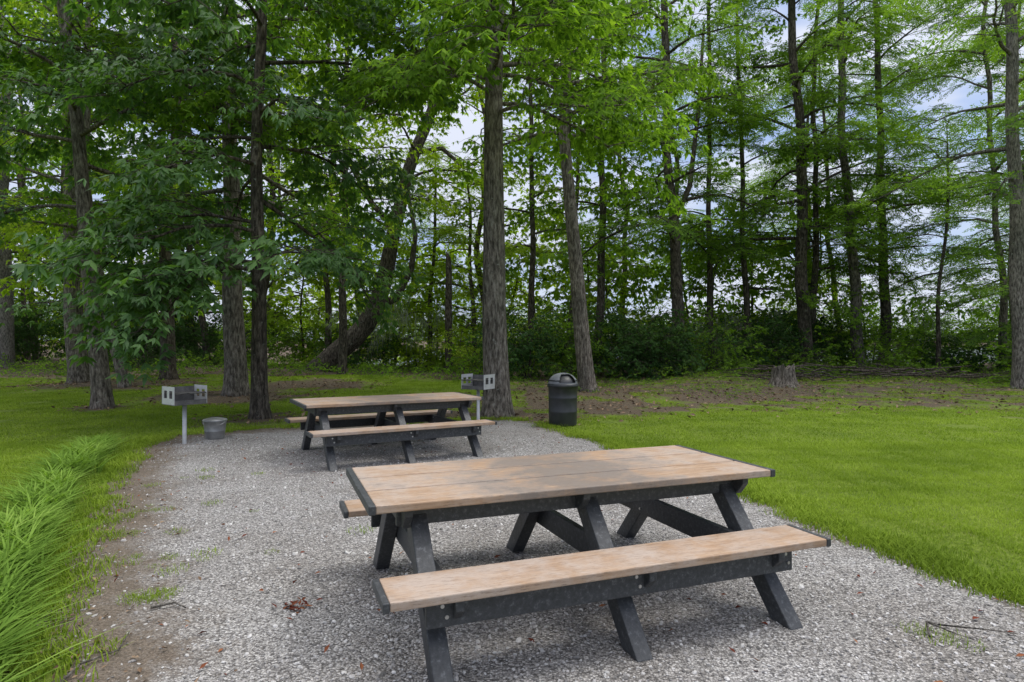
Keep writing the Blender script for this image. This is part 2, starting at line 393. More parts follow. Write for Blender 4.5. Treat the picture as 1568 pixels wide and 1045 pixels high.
for cx,cy,nn,r in ((-2.15,3.8,10,.10),(-3.0,5.6,8,.3),(-1.5,4.6,3,.5),(-3.3,7,6,.5),(2.1,3.3,3,.1),(-3.1,5.0,7,.2),(-2.55,4.4,8,.15)):
    wx+=list(rng.normal(cx,r,nn)); wy+=list(rng.normal(cy,r*.6,nn))
scatter('gravel_weeds',np.stack([wx,wy,np.full(len(wx),.004)],1),rz(len(wx)),rng.uniform(.3,.8,len(wx)),C['lawn'])
line=np.array([(-1.98,1.9),(-2.42,2.8),(-3.15,3.95),(-3.8,5.0),(-4.45,6.2),(-5.15,7.6),(-5.85,9.1)])
n=470; tt=rng.random(n)*(len(line)-1.001); ii=tt.astype(int); pp=line[ii]+(line[ii+1]-line[ii])*(tt-ii)[:,None]+rng.normal(0,.085,(n,2))+np.array([-.08,0])
scatter('border_grass',np.column_stack([pp,np.zeros(n)]),rz(n),rng.uniform(.5,1.05,n),C['tall'])
n=15000; y=rng.uniform(11.5,27,n); x=rng.uniform(-20,22,n); k=(litterf(x,y)>rng.random(n)*.9)&~inside(x,y); x,y=x[k],y[k]; n=len(x)
scatter('leaf_litter',np.stack([x,y,gz(x,y)+.01],1),rng.normal(0,.3,(n,3))*np.array([1,1,0])+rz(n),rng.uniform(.7,1.6,n),C['litter'],real=False)
n=560; y=2.3+9.5*rng.random(n)**1.1; x=rng.uniform(-5.5,3.4,n); k=inside(x,y); x,y=x[k],y[k]; n=len(x)
x=np.concatenate([x,rng.normal(-1.25,.05,34)]); y=np.concatenate([y,rng.normal(3.62,.05,34)]); n=len(x)
scatter('fallen_leaves',np.stack([x,y,np.full(n,.012)],1),rng.normal(0,.3,(n,3))*np.array([1,1,0])+rz(n),rng.uniform(.35,.85,n),C['red'],real=False)
n=1800; t=rng.choice(len(PD),n); ex=PD[t,0]+rng.normal(.2,.3,n); ey=PD[t,1]+rng.normal(0,.2,n); k=(ex<-1)&(ey>2.3); ex,ey=ex[k],ey[k]; n=len(ex)
scatter('edge_leaf_litter',np.stack([ex,ey,np.full(n,.012)],1),rng.normal(0,.3,(n,3))*np.array([1,1,0])+rz(n),rng.uniform(.2,.6,n),C['litter'],real=False)
# ---------------- trees -----------------
def tree(name,pts,r0,H,kind,h0,nb,L0,L1,bark=M_bark2,elev=.25,droop=.25,dens=1.0,seed=0,scale=1.0,flare=1.35,forks=(),extra=(),lv=.25,power=1.05,wig=.04):
    R=np.random.default_rng(seed+100)
    x0,y0,_=pts[0]; zb=float(gz(x0,y0))
    P=[np.array([p[0],p[1],p[2]+zb]) for p in pts]
    Hf=H; H=min(H,3.2+.60*y0)
    if P[-1][2]<H:
        d=P[-1]-P[-2]; d/=np.linalg.norm(d); d=(d+np.array([0,0,2.0])); d/=np.linalg.norm(d)
        while P[-1][2]<H: P.append(P[-1]+d*1.6+np.array([R.normal(0,.08),R.normal(0,.08),0]))
    hs=np.array([p[2] for p in P]); X=np.array([p[0] for p in P]); Y=np.array([p[1] for p in P])
    top=hs[-1]; tf=max(top,Hf)+.1
    samp=[-.15,0,.12,.3,.55,.9,1.5]+list(np.arange(2.3,top,.9))+[top]
    samp=[zb+s if s<2 else s for s in samp]
    def pos(h):
        g=min(1,max(0,h-zb)*.4)
        return np.array([np.interp(h,hs,X)+g*(wig*math.sin(h*.55+seed)+wig*.6*math.sin(h*1.3+seed*2)),np.interp(h,hs,Y)+g*wig*math.sin(h*.5+seed*2),h])
    def rad(h):
        t=max(0,(h-zb))/(tf-zb); r=r0*(1-.22*min(1,t*3))*(1-t)**.5+.012
        return r*min(1,(top-h)*.5+.15)
    e=empty(name,(0,0,0)); V=[];F=[]
    def wobf(t,i):
        h=samp[i]-zb; f=(flare-1)*math.exp(-max(h,0)/.25)
        return 1+f*(.7+.5*max(0,math.sin(5*t+seed))) +.035*math.sin(3*t+h*1.1+seed)+.02*math.sin(7*t+h*2)
    tube(V,F,[pos(h) for h in samp],[rad(h) for h in samp],20,wobf)
    for fp,fr in forks:
        fpz=[np.array([p[0],p[1],p[2]+zb]) for p in fp]; tube(V,F,fpz,list(np.linspace(fr,fr*.4,len(fp))),10)
    SP=[];SR=[];SS=[]
    def spray(p,az,s=1.0,pd=0):
        SP.append(p); SR.append((R.normal(0,.25),R.uniform(-.1,.55)+pd,az+R.normal(0,.5))); SS.append(scale*s*R.uniform(.7,1.3))
    def branch(st,az,el,L,dr,r):
        K=7; pts_=[np.array(st)]; a=az; ee=el
        for i in range(K-1):
            a+=R.normal(0,.2); ee-=dr/(K-1)*1.6+R.normal(0,.11)
            pts_.append(pts_[-1]+np.array([math.cos(a)*math.cos(ee),math.sin(a)*math.cos(ee),math.sin(ee)])*L/(K-1))
        tube(V,F,pts_,list(np.linspace(r,max(.006,r*.2),K)),5)
        ns_=max(2,int(L*3.2*dens/scale))
        for j in range(ns_):
            t=.22+.78*(j+R.random())/ns_; f=t*(K-1); q=int(min(f,K-2)); p=pts_[q]+(pts_[q+1]-pts_[q])*(f-q)
            sd=1 if j%2 else -1; aa=a+sd*R.uniform(.5,1.25); SL=L*R.uniform(.22,.42)*(1.15-.7*t); 
            d=np.array([math.cos(aa),math.sin(aa),R.uniform(-.25,.35)])
            pe=p+d*SL; tube(V,F,[p,(p+pe)/2+np.array([0,0,.04*SL]),pe],[r*.3+.004,r*.2+.003,.004],3)
            m_=max(1,int(SL/.42*dens/scale+.5))
            for u in range(m_): spray(p+d*SL*(u+.6)/m_,aa)
            if R.random()<.5: spray(p,a+sd*.4,.8)
        spray(pts_[-1],a); 
    ga=R.uniform(0,6.28)
    for b in range(nb):
        t=(b+R.random()*.8)/nb; h=h0+(top-.3-h0)*t**power; ga+=2.4+R.normal(0,.3)
        L=(L0+(L1-L0)*t)*R.uniform(1-lv*1.4,1+lv); el=elev+.5*t+R.normal(0,.15)
        branch(pos(h),ga,el,L,droop,min(.06,max(.02,rad(h)*.3))+.005*L)
    for (h,az,el,L,dr) in extra: branch(pos(h+zb),az,el,L,dr,.03+.005*L)
    for k in range(6): spray(pos(top-.2*k),R.uniform(0,6.28))
    mesh_obj('trunk_and_limbs',V,F,bark,True,e)
    scatter('foliage',SP,SR,SS,C[kind],e); TOT[0]+=len(SP); return e
pi=math.pi
tree('oak_tree',[(-.3,12.95,0),(-.36,12.95,2),(-.39,12.95,4.5),(-.3,12.95,8.5)],.265,19,'midn',6.9,15,3.4,2.6,M_bark,.15,.35,1.0,1,flare=1.45,wig=.02,
     extra=[(6.2,-1.0,.1,3.2,.45),(6.4,-.2,.15,3.4,.4),(6.6,-2.3,.2,3.2,.5),(6.9,3.4,.2,3.3,.5),(7.3,-1.5,.2,3.6,.5),(7.0,.4,.2,3.6,.4)])
tree('hickory_tree',[(-5.03,12.6,0),(-5.05,12.6,3),(-5.03,12.6,9)],.15,16,'dark',4.3,22,3.3,2.6,M_bark2,.15,.45,1.0,2,flare=1.5,
     extra=[(3.0,-2.6,.25,2.7,.85),(3.1,-2.95,.25,2.6,.8),(3.1,3.3,.15,2.7,.6),(2.9,-2.1,.3,2.6,.85),(3.2,-.9,.1,2.2,.6),(3.7,-2.5,.3,3.0,.6),(3.9,2.9,.2,2.8,.5)])
tree('hickory_tree',[(-9.39,14.5,0),(-9.55,14.5,1.6),(-9.7,14.5,3.37),(-9.99,14.5,6.4),(-10.33,14.5,9.4)],.19,18,'dark',5.6,20,3.8,2.8,M_bark,.25,.4,.9,3,wig=.02,extra=[(4.6,3.0,.2,3.4,.4)])
tree('oak_tree',[(-7.55,17.3,0),(-7.65,17.3,4),(-7.77,17.3,8)],.29,20,'midn',5.3,24,4.4,3.2,M_bark,.2,.35,.8,4)
tree('oak_tree',[(-15.4,22.5,0),(-15.7,22.5,3.7),(-15.8,22.5,9)],.32,21,'mid',5.0,22,5.0,3,M_bark,.2,.35,.8,5,1.15)
tree('oak_tree',[(-27.3,34,0),(-27.4,34,9)],.42,23,'mid',5,24,6,3,M_bark3,.2,.35,.7,6,1.4)
tree('ash_tree',[(-12.5,20.4,0),(-13.06,20.4,2),(-13.6,20.4,5.2),(-13.7,20.4,9)],.15,16,'light',3.0,20,3.4,2,M_bark,.2,.3,.8,7)
tree('oak_tree',[(-12.4,22.8,0),(-12.5,22.8,6)],.25,18,'mid',4.2,20,4.2,2.5,M_bark2,.2,.35,.8,8,1.1)
tree('ash_tree',[(-6.9,25.7,0),(-6.8,25.7,9)],.17,19,'light',5.5,20,3.8,2.4,M_bark2,.25,.3,.8,9,1.1)
tree('leaning_maple_tree',[(-8.8,29,0),(-8.2,29,.7),(-6.9,29,1.8),(-6.1,29,3.2),(-5.75,29,4.6),(-5.5,29,6.1),(-4.9,29,8.6),(-4.6,29,9.7),(-3.7,29,11.8)],.48,18,'light',6.5,18,4.2,2.5,M_bark2,.3,.3,.75,10,1.2,wig=0,
     forks=[([(-6.3,29,2.9),(-5.3,28.9,3.3),(-4.6,28.8,4.6),(-4.4,28.8,6.2),(-4.7,28.7,8.0)],.2),([(-5.4,29,6.6),(-6.4,29,7.6),(-7.4,29,9.4),(-7.8,29,12)],.16),([(-4.5,29,10),(-3.2,29,10.2),(-2.2,29,9.3),(-1.5,29,9.6)],.13)])
tree('oak_tree',[(2.35,19.6,0),(2.05,19.6,3),(1.78,19.6,6.04),(1.58,19.6,8.07),(1.74,19.6,10.5)],.255,20,'mid',7.6,19,4.0,3.0,M_bark,.2,.3,.85,11,wig=.02)
def cyp(x,y,r,H,h0,nb,L0,L1,lean,seed,bark=M_bark2,kind='cyp',dens=.82,scale=1.25,extra=(),wig=.07,forks=()):
    tree('cypress_tree',[(x,y,0)]+[(a,y,h) for a,h in lean],r,H,kind,h0,nb,L0,L1,bark,.22,.45,dens,seed,scale,extra=extra,lv=.45,wig=wig,forks=forks)
cyp(7.06,27,.27,26,5.5,25,3.8,3.0,[(7.0,4.9),(6.64,10.5),(6.6,13.3)],12,forks=[([(6.95,27,6.5),(7.6,27,8),(8.0,27.2,11),(8.3,27.3,15)],.14)])
cyp(9.4,30,.15,25,6.5,18,3.0,2.8,[(9.35,17)],13,wig=.04)
cyp(11.2,30,.16,20,4.0,22,3.0,2.5,[(10.9,10.9)],14,kind='mid',scale=1)
cyp(13.5,29,.31,27,5.5,26,4.2,3.4,[(13.3,8.2),(12.85,17.2)],15)
cyp(14.9,31,.18,23,5.0,16,3.2,2.6,[(14.85,8)],16,kind='mid',scale=1)
cyp(16.55,30,.27,27,6.0,25,4.2,3.2,[(16.0,6.9),(15.5,17.7)],17,M_bark)
cyp(19.5,33,.27,26,5,26,4.6,3.4,[(19.3,10.8),(19.1,14.5)],18)
cyp(23.3,30,.17,23,3.5,25,4.8,3.4,[(23.2,6),(22.6,13)],20,M_bark,wig=.15)
cyp(16.0,19.8,.25,23,6.0,18,4.0,3.4,[(15.8,6),(15.6,12)],19,M_bark3,dens=.7)
cyp(27,34,.2,22,3,24,5,3.2,[(27,12)],21)
cyp(18.2,27,.09,10,2.6,15,2.8,2.0,[(18.6,8)],22,kind='cyp')
cyp(21.0,25,.08,6.5,1.4,13,2.8,1.8,[(21.4,5)],23,kind='cyp')
cyp(3.9,29,.21,24,6.5,19,3.4,2.8,[(4.2,9)],24,kind='mid',scale=1.1)
cyp(.8,31,.17,23,6,19,3.4,2.8,[(1.1,9)],25,kind='light',scale=1.1)
cyp(-1.9,33,.14,11,2.2,20,3.4,2.4,[(-2.2,8)],27,kind='cypl')
cyp(-4.6,35,.14,12,2.2,20,3.6,2.4,[(-4.3,8)],28,kind='cypl')
V=[];F=[]; zb=float(gz(-3,30)); tube(V,F,[(-3,30,zb-.1),(-3,30,zb+.3),(-3.02,30,zb+2.5),(-3.0,30,zb+4.8),(-3.03,30,zb+5.4),(-3.1,30,zb+5.7)],[.26,.18,.17,.15,.12,.02],12); mesh_obj('dead_tree_snag',V,F,M_bark2,True)
R=np.random.default_rng(5)
def bg(n,x0,x1,y0,y1,kinds,h0,H,Ls,nb=20,l1=.6,sc=1.6,rr=(.12,.26),dens=.62):
    for i in range(n):
        x=x0+(x1-x0)*(i+R.random())/n; y=R.uniform(y0,y1); k=kinds[R.integers(len(kinds))]
        hh=R.uniform(*H)
        tree('background_tree',[(x,y,0),(x+R.normal(0,.6),y,min(6,hh-1))],R.uniform(*rr),hh,k,R.uniform(*h0),nb,Ls*R.uniform(.8,1.2),Ls*l1,M_bark2,.2,.3,dens,int(R.integers(1000)),sc,lv=.35,wig=.12)
bg(7,-40,-10,29,36,['mid','light','darkf'],(3,6),(17,22),4.5,18)
bg(7,-58,-12,38,46,['mid','light'],(1.5,5),(19,25),5.5,20,sc=1.8)
bg(4,-10,9,33,40,['light','mid'],(5,7),(18,22),4.2,20)
bg(4,9,32,36,42,['cyp','cyp','mid'],(4,6),(16,22),4.4,20)
bg(12,-13,19,34.5,40,['light','light','mid'],(.4,1.2),(6.0,9),3.6,20,.55,1.8,(.06,.11),.68)
bg(10,-60,-14,40,48,['mid','light','darkf'],(.3,1.2),(9,13),5,20,.6,2.2,(.08,.14),.75)
bg(3,19,34,38,42,['mid','cyp'],(.5,1),(3,4.5),2.6,12,.6,1.6,(.05,.08),.6)
def shrub(x,y,rx,h,kind='bush',n=None,seed=0,sc=.85):
    R=np.random.default_rng(seed+900); zb=float(gz(x,y)); e=empty('shrub',(x,y,zb)); V=[];F=[];SP=[];SR=[];SS=[]
    n=n or int(44*rx*h)
    lob=[(R.uniform(-rx*.6,rx*.6),R.uniform(-rx*.5,rx*.5),R.uniform(.2,.75)*h,R.uniform(.3,.62)) for _ in range(6)]
    for lx,ly,lz,lr in lob: tube(V,F,[(lx*.1,ly*.1,-.05),(lx*.6,ly*.6,lz*.5),(lx,ly,lz)],[.035,.025,.012],5)
    for i in range(n):
        lx,ly,lz,lr=lob[R.integers(6)]; v=R.normal(size=3); v/=np.linalg.norm(v); q=R.uniform(.4,1.1)
        p=np.array([lx+v[0]*rx*lr*q,ly+v[1]*rx*lr*q,lz+v[2]*h*lr*.75*q]); p[2]=max(p[2],.12)
        SP.append(p); SR.append((R.normal(0,.3),-.4*v[2]+R.normal(0,.3),math.atan2(v[1],v[0])+R.normal(0,.5))); SS.append(sc*R.uniform(.6,1.2))
    mesh_obj('stems',V,F,M_bark2,True,e); scatter('foliage',SP,SR,SS,C[kind],e); TOT[0]+=n
k=0
for x,y,rx,h,kd in [(.6,24.5,1.5,2.6,0),(2.6,25.5,1.6,2.6,1),(4.6,24.8,1.7,3.3,0),(6.2,25.6,1.6,2.5,0),(8.2,26.5,1.6,2.2,1),(-.8,26,1.2,1.6,1),(10.5,29,1.9,2.6,0),(12.6,30,1.7,2.4,0),(14.6,31.5,2.2,3.2,0),(17.6,31,2.2,2.6,1),(20.5,29.5,1.8,1.8,0),(24,28.5,2.0,2.0,0),(20.2,23.5,1.2,1.9,1),(27,30,2,2.2,1),(-30,37,3,3.6,0),(-25,38,3,3.2,0),(-20,37,3,3.4,0),(-16,36.5,2.8,3.0,0),(-11.5,36,2.4,2.6,1),(-8,33,1.8,1.9,0),(12.4,27.5,1.4,1.2,1),(-35,35,3,3.4,0),(-5,34,2,1.8,2),(-2.2,34.5,2,1.8,2),(1,34,2,2.6,2),(8.6,33,2,3.2,2),(12,34,2.2,3.2,2),(4,33.5,2,2.8,1),(-40,40,3.5,3.6,0),(-13,33,1.8,1.9,1),(16.5,35,2.2,3.0,2),(22,33,2,2.0,1),(-22,33,1.6,1.5,1),(-18.5,32,1.5,1.4,0),(31,33,2.5,2.4,0),(15.5,26,1.3,1.0,1)]:
    k+=1; shrub(x,y,rx,h,('bush','bushl','bushy')[kd],seed=k,sc=1.0)
n=2200; y=rng.uniform(21.5,35,n); x=rng.uniform(-30,30,n); kk=(y>22.2+.8*np.sin(x*.6)); x,y=x[kk],y[kk]; n=len(x)
scatter('undergrowth',np.stack([x,y,gz(x,y)+rng.uniform(.03,.3,n)],1),np.stack([rng.normal(0,.3,n),rng.uniform(-.9,.1,n),rng.uniform(0,6.28,n)],1),rng.uniform(.35,.75,n),C['bushl'])
n=2600; y=rng.uniform(14.5,24,n); x=rng.uniform(0,24,n); kk=(y+rng.normal(0,1.2,n)>18.5+1.8*np.sin(x*.7)+1.5*np.sin(x*1.9)); x,y=x[kk],y[kk]; n=len(x)
scatter('undergrowth',np.stack([x,y,gz(x,y)+rng.uniform(.0,.06,n)],1),np.stack([rng.normal(0,.3,n),rng.uniform(-.5,.1,n),rng.uniform(0,6.28,n)],1),rng.uniform(.15,.38,n),C['bushl'])
mp=[]
for cx,cy,cz,nn in ((-5.8,30,2.6,26),(-4.2,31,2.4,18),(10.6,31,2.4,14),(12,31,2.3,12),(-7.3,30,2.4,10),(20.5,31,2.2,12)):
    for i in range(nn): mp.append((cx+rng.normal(0,.8),cy+rng.normal(0,.5),cz+rng.normal(0,.6)))
scatter('spanish_moss',mp,rz(len(mp)),rng.uniform(.6,1.2,len(mp)),C['moss'])
n=5200; x=rng.uniform(-330,330,n); y=rng.uniform(336,350,n); hh=15+5*np.sin(x*.05)+3*np.sin(x*.17+1)+2*np.sin(x*.43); z=rng.random(n)*hh
scatter('far_shore_trees',np.stack([x,y,z],1),rng.uniform(-.6,.6,(n,3))+rz(n),rng.uniform(6,9,n),C['bushl'])
V=[];F=[]; sx,sy=8.6,20.0; zb=float(gz(sx,sy)); R=np.random.default_rng(3); K=22
rows=[(0,.52),(.12,.42),(.3,.36),(.58,.33)]
for hi,(h,r) in enumerate(rows):
    for j in range(K):
        t=2*pi*j/K; q=r*(1+.14*math.sin(4*t+1)+.05*math.sin(9*t)); V.append((sx+q*math.cos(t),sy+q*math.sin(t),zb+h+(R.uniform(-.12,.18) if hi==3 else 0)-.03))
for i in range(3):
    for j in range(K): F.append((i*K+j,i*K+(j+1)%K,(i+1)*K+(j+1)%K,(i+1)*K+j))
V.append((sx,sy,zb+.4))
for j in range(K): F.append((3*K+j,3*K+(j+1)%K,len(V)-1))
mesh_obj('tree_stump',V,F,M_bark)
def stick(name,pts,r): 
    V=[];F=[]; tube(V,F,pts,list(np.linspace(r,r*.4,len(pts))),6); return mesh_obj(name,V,F,M_bark3,True)
stick('fallen_stick',[(-2.0,2.75,.02),(-2.02,2.95,.03),(-1.93,3.1,.025),(-2.0,3.3,.02)],.007)
stick('fallen_stick',[(-2.06,3.6,.02),(-1.95,3.65,.03),(-1.86,3.6,.02)],.009)
stick('fallen_stick',[(2.15,3.25,.02),(2.2,3.35,.05),(2.3,3.38,.02),(2.5,3.3,.03),(2.62,3.28,.02)],.007)
stick('fallen_stick',[(2.2,3.35,.05),(2.28,3.28,.03),(2.36,3.2,.02)],.005)
e=empty('brush_pile',(0,0,0)); V=[];F=[]
for i in range(70):
    cx,cy=rng.uniform(8.8,15.5),rng.uniform(20.5,23.5); a=rng.normal(0,.5)+(pi if rng.random()<.5 else 0); L=rng.uniform(.6,2.4); z=float(gz(cx,cy))+rng.uniform(.05,.45)
    tube(V,F,[(cx,cy,z),(cx+math.cos(a)*L*.5,cy+math.sin(a)*L*.3,z+rng.uniform(-.05,.15)),(cx+math.cos(a)*L,cy+math.sin(a)*L*.6,z+rng.uniform(-.1,.2))],[.028,.02,.008],5)
mesh_obj('branches',V,F,M_bark2,True,e)
# ---------------- picnic tables -----------------
m,nt,ns,ls=newmat('board_tan'); co=coords(ns,ls,(.7,7,7)); co2=coords(ns,ls)
n1=noise(ns,ls,co,5,7,.7); n2=noise(ns,ls,co2,3.2,8,.72); n3=noise(ns,ls,co,22,5,.75)
r=ramp(ns,[(.3,(.25,.155,.092)),(.5,(.35,.23,.145)),(.7,(.44,.315,.22))]); ls.new(n1,r.inputs[0])
w=ramp(ns,[(.40,0),(.60,.85)]); ls.new(n2,w.inputs[0]); c=mixc(ns,ls,w.outputs[0],r.outputs[0],(.41,.34,.29))
sep=ns.new('ShaderNodeSeparateXYZ'); tcc=ns.new('ShaderNodeTexCoord'); ls.new(tcc.outputs['Object'],sep.inputs[0])
zt=N(ns,'ShaderNodeMath',operation='GREATER_THAN'); ls.new(sep.outputs[2],zt.inputs[0]); zt.inputs[1].default_value=.6
xa=N(ns,'ShaderNodeMath',operation='ABSOLUTE'); ls.new(sep.outputs[0],xa.inputs[0])
rx_=ramp(ns,[(.1,1),(.9,0)]); ls.new(xa.outputs[0],rx_.inputs[0])
dm=N(ns,'ShaderNodeMath',operation='MULTIPLY_ADD'); ls.new(rx_.outputs[0],dm.inputs[0]); dm.inputs[1].default_value=.28; ls.new(n2,dm.inputs[2])
dr=ramp(ns,[(.56,0),(.76,.78)]); ls.new(dm.outputs[0],dr.inputs[0])
df=N(ns,'ShaderNodeMath',operation='MULTIPLY'); ls.new(dr.outputs[0],df.inputs[0]); ls.new(zt.outputs[0],df.inputs[1])
c=mixc(ns,ls,df.outputs[0],c,(.14,.12,.105))
sp=ramp(ns,[(.0,.75),(.38,.6),(.46,0)]); ls.new(n3,sp.inputs[0]); c=mixc(ns,ls,sp.outputs[0],c,(.14,.10,.07))
finish(ns,ls,c,.62,bump(ns,ls,n1,.25,.004),spec=.4); M_tan=m
m,nt,ns,ls=newmat('lumber_charcoal'); co=coords(ns,ls,(3,3,3)); n1=noise(ns,ls,co,14,8,.75)
r=ramp(ns,[(.3,(.022,.024,.026)),(.55,(.05,.053,.057)),(.72,(.16,.165,.17))]); ls.new(n1,r.inputs[0])
finish(ns,ls,r.outputs[0],.5,bump(ns,ls,n1,.4,.004),spec=.5); M_char=m
m,nt,ns,ls=newmat('bolt_steel'); finish(ns,ls,(.5,.5,.5),.35,metal=1); M_bolt=m
def prism(poly,a,b):
    n=len(poly); V=[(a,p,z) for p,z in poly]+[(b,p,z) for p,z in poly]
    F=[tuple(range(n))[::-1],tuple(range(n,2*n))]+[(i,(i+1)%n,n+(i+1)%n,n+i) for i in range(n)]
    return V,F
def fixn(o):
    import bmesh
    bm=bmesh.new(); bm.from_mesh(o.data); bmesh.ops.recalc_face_normals(bm,faces=bm.faces); bm.to_mesh(o.data); bm.free(); return o
def box(name,x0,x1,y0,y1,z0,z1,mat,par,bev=.005):
    V,F=prism([(y0,z0),(y1,z0),(y1,z1),(y0,z1)],x0,x1); return fixn(mesh_obj(name,V,F,mat,False,par,bev))
def table(loc,ang):
    e=empty('picnic_table',(loc[0],loc[1],0.005),ang); HL=1.22; W=.49
    gp=.015; pw=(2*W-2*gp)/3
    for i in range(3):
        y0=-W+i*(pw+gp); box('top_plank_%d'%(i+1),-HL+.035,HL-.035,y0,y0+pw,.712,.752,M_tan,e,.006)
    for s in (-1,1):
        box('top_end_cap',min(s*(HL-.034),s*HL),max(s*(HL-.034),s*HL),-W-.002,W+.002,.708,.753,M_char,e,.005)
        y0,y1=(s*.605,s*.90); y0,y1=min(y0,y1),max(y0,y1)
        box('bench_seat',-HL+.03,HL-.03,y0,y1,.412,.452,M_tan,e,.006)
        for t in (-1,1): box('bench_end_cap',min(t*(HL-.029),t*HL),max(t*(HL-.029),t*HL),y0-.002,y1+.002,.408,.453,M_char,e,.005)
        ya=s*.785; box('bench_rail',-1.02,1.02,min(ya,ya+s*.04),max(ya,ya+s*.04),.28,.4105,M_char,e)
        yb=s*.30; box('top_rail',-1.06,1.06,min(yb,yb+s*.04),max(yb,yb+s*.04),.60,.706,M_char,e)
    lw=.072
    for q,cx in enumerate((-.95,.03,.97)):
        for s in (-1,1):
            V,F=prism([(s*(.84+lw),0),(s*(.84-lw),0),(s*(.22-lw),.7095),(s*(.22+lw),.7095)],cx-.045,cx+.045)
            fixn(mesh_obj('leg',V,F,M_char,False,e,.006))
        off=cx+.047 if q!=2 else cx-.047-.042
        V,F=prism([(-.875,.4105),(-.875,.36),(-.78,.27),(.78,.27),(.875,.36),(.875,.4105)],off,off+.042); fixn(mesh_obj('seat_cross_beam',V,F,M_char,False,e,.005))
        V,F=prism([(-.44,.7085),(-.44,.67),(-.38,.60),(.38,.60),(.44,.67),(.44,.7085)],cx-.047-.042 if q!=2 else cx+.047,(cx-.047) if q!=2 else cx+.089); fixn(mesh_obj('top_cross_beam',V,F,M_char,False,e,.005))
        for s in (-1,1):
            for (bx,by,bz) in ((cx,s*.8265,.375),(cx+.02,s*.8265,.325)):
                bpy.ops.mesh.primitive_cylinder_add(vertices=12,radius=.009,depth=.008,location=(bx,by,bz),rotation=(pi/2,0,0)); o=bpy.context.object; o.name='bolt'; o.data.materials.append(M_bolt); o.parent=e
        for s in (-1,1):
            oo=off-.003 if q==2 else off+.045
            for dz in (-.035,.035):
                bpy.ops.mesh.primitive_cylinder_add(vertices=12,radius=.009,depth=.008,location=(oo,s*.52+dz,.34+dz),rotation=(0,pi/2,0)); o=bpy.context.object; o.name='bolt'; o.data.materials.append(M_bolt); o.parent=e
    return e
table((.29,3.87),math.radians(20.8)); table((-1.70,8.69),math.radians(28.8))
def lathe(name,prof,mat,par,n=40,smooth=True,skip=None):
    V=[];F=[]
    for r,z in prof:
        for j in range(n): t=2*pi*j/n; V.append((r*math.cos(t),r*math.sin(t),z))
    for i in range(len(prof)-1):
        for j in range(n):
            if skip and skip(i,j/n*360): continue
            F.append((i*n+j,i*n+(j+1)%n,(i+1)*n+(j+1)%n,(i+1)*n+j))
    return mesh_obj(name,V,F,mat,smooth,par)
m,nt,ns,ls=newmat('black_plastic'); co=coords(ns,ls); n1=noise(ns,ls,co,6,5); r=ramp(ns,[(.3,(.018,.019,.021)),(.7,(.04,.042,.045))]); ls.new(n1,r.inputs[0]); finish(ns,ls,r.outputs[0],.45); M_blk=m
m,nt,ns,ls=newmat('grey_lid'); co=coords(ns,ls); n1=noise(ns,ls,co,7,5); r=ramp(ns,[(.3,(.10,.105,.115)),(.7,(.18,.185,.195))]); ls.new(n1,r.inputs[0]); finish(ns,ls,r.outputs[0],.4); M_lid=m
m,nt,ns,ls=newmat('galvanised'); co=coords(ns,ls); n1=noise(ns,ls,co,9,6); r=ramp(ns,[(.3,(.22,.22,.22)),(.7,(.42,.42,.41))]); ls.new(n1,r.inputs[0]); finish(ns,ls,r.outputs[0],.45,metal=.6); M_galv=m
m,nt,ns,ls=newmat('grill_paint'); co=coords(ns,ls); n1=noise(ns,ls,co,5,6,.7); r=ramp(ns,[(.35,(.42,.42,.42)),(.6,(.55,.55,.55)),(.72,(.2,.13,.09))]); ls.new(n1,r.inputs[0]); finish(ns,ls,r.outputs[0],.5,metal=.3); M_gp=m
m,nt,ns,ls=newmat('grill_soot'); co=coords(ns,ls); n1=noise(ns,ls,co,6,6,.7); r=ramp(ns,[(.35,(.05,.05,.05)),(.6,(.12,.115,.11)),(.75,(.22,.2,.18))]); ls.new(n1,r.inputs[0]); finish(ns,ls,r.outputs[0],.6,metal=.2); M_soot=m
e=empty('trash_can',(.93,11.55,0.0))
lathe('drum',[(.0,.01),(.245,.01),(.255,.03),(.258,.25),(.262,.26),(.258,.27),(.262,.50),(.266,.51),(.262,.52),(.266,.70),(.275,.705),(.278,.73),(.27,.735)],M_blk,e)
lathe('lid_rim',[(.27,.70),(.285,.70),(.287,.75),(.27,.765)],M_blk,e)
dome=[(.27*math.cos(a),.762+.20*math.sin(a)) for a in np.linspace(0,pi/2,14)]
lathe('lid_dome',dome,M_lid,e,skip=lambda i,d:(1<=i<=8 and 245<d<318))
lathe('lid_inner',[(r*.86,z-.03) for r,z in dome],M_blk,e)
lathe('lid_band',[(.262,.815),(.268,.815),(.266,.835),(.258,.835)],M_blk,e,skip=lambda i,d:245<d<318)
e=empty('metal_bucket',(-4.68,9.95,.005))
lathe('pail',[(.0,.008),(.125,.008),(.13,.0),(.135,.01),(.15,.12),(.154,.125),(.152,.13),(.168,.27),(.173,.275),(.172,.285),(.168,.285),(.15,.13),(.12,.02),(0,.02)],M_galv,e)
lathe('lid',[(.18,.283),(.183,.29),(.17,.305),(.06,.33),(.0,.335)],M_galv,e)
V=[];F=[]; tube(V,F,[(.17*math.cos(t),-.02-.12*math.sin(t),.27-.06*math.sin(t)) for t in np.linspace(0,pi,12)],[.005]*12,6); mesh_obj('handle',V,F,M_bolt,True,e)
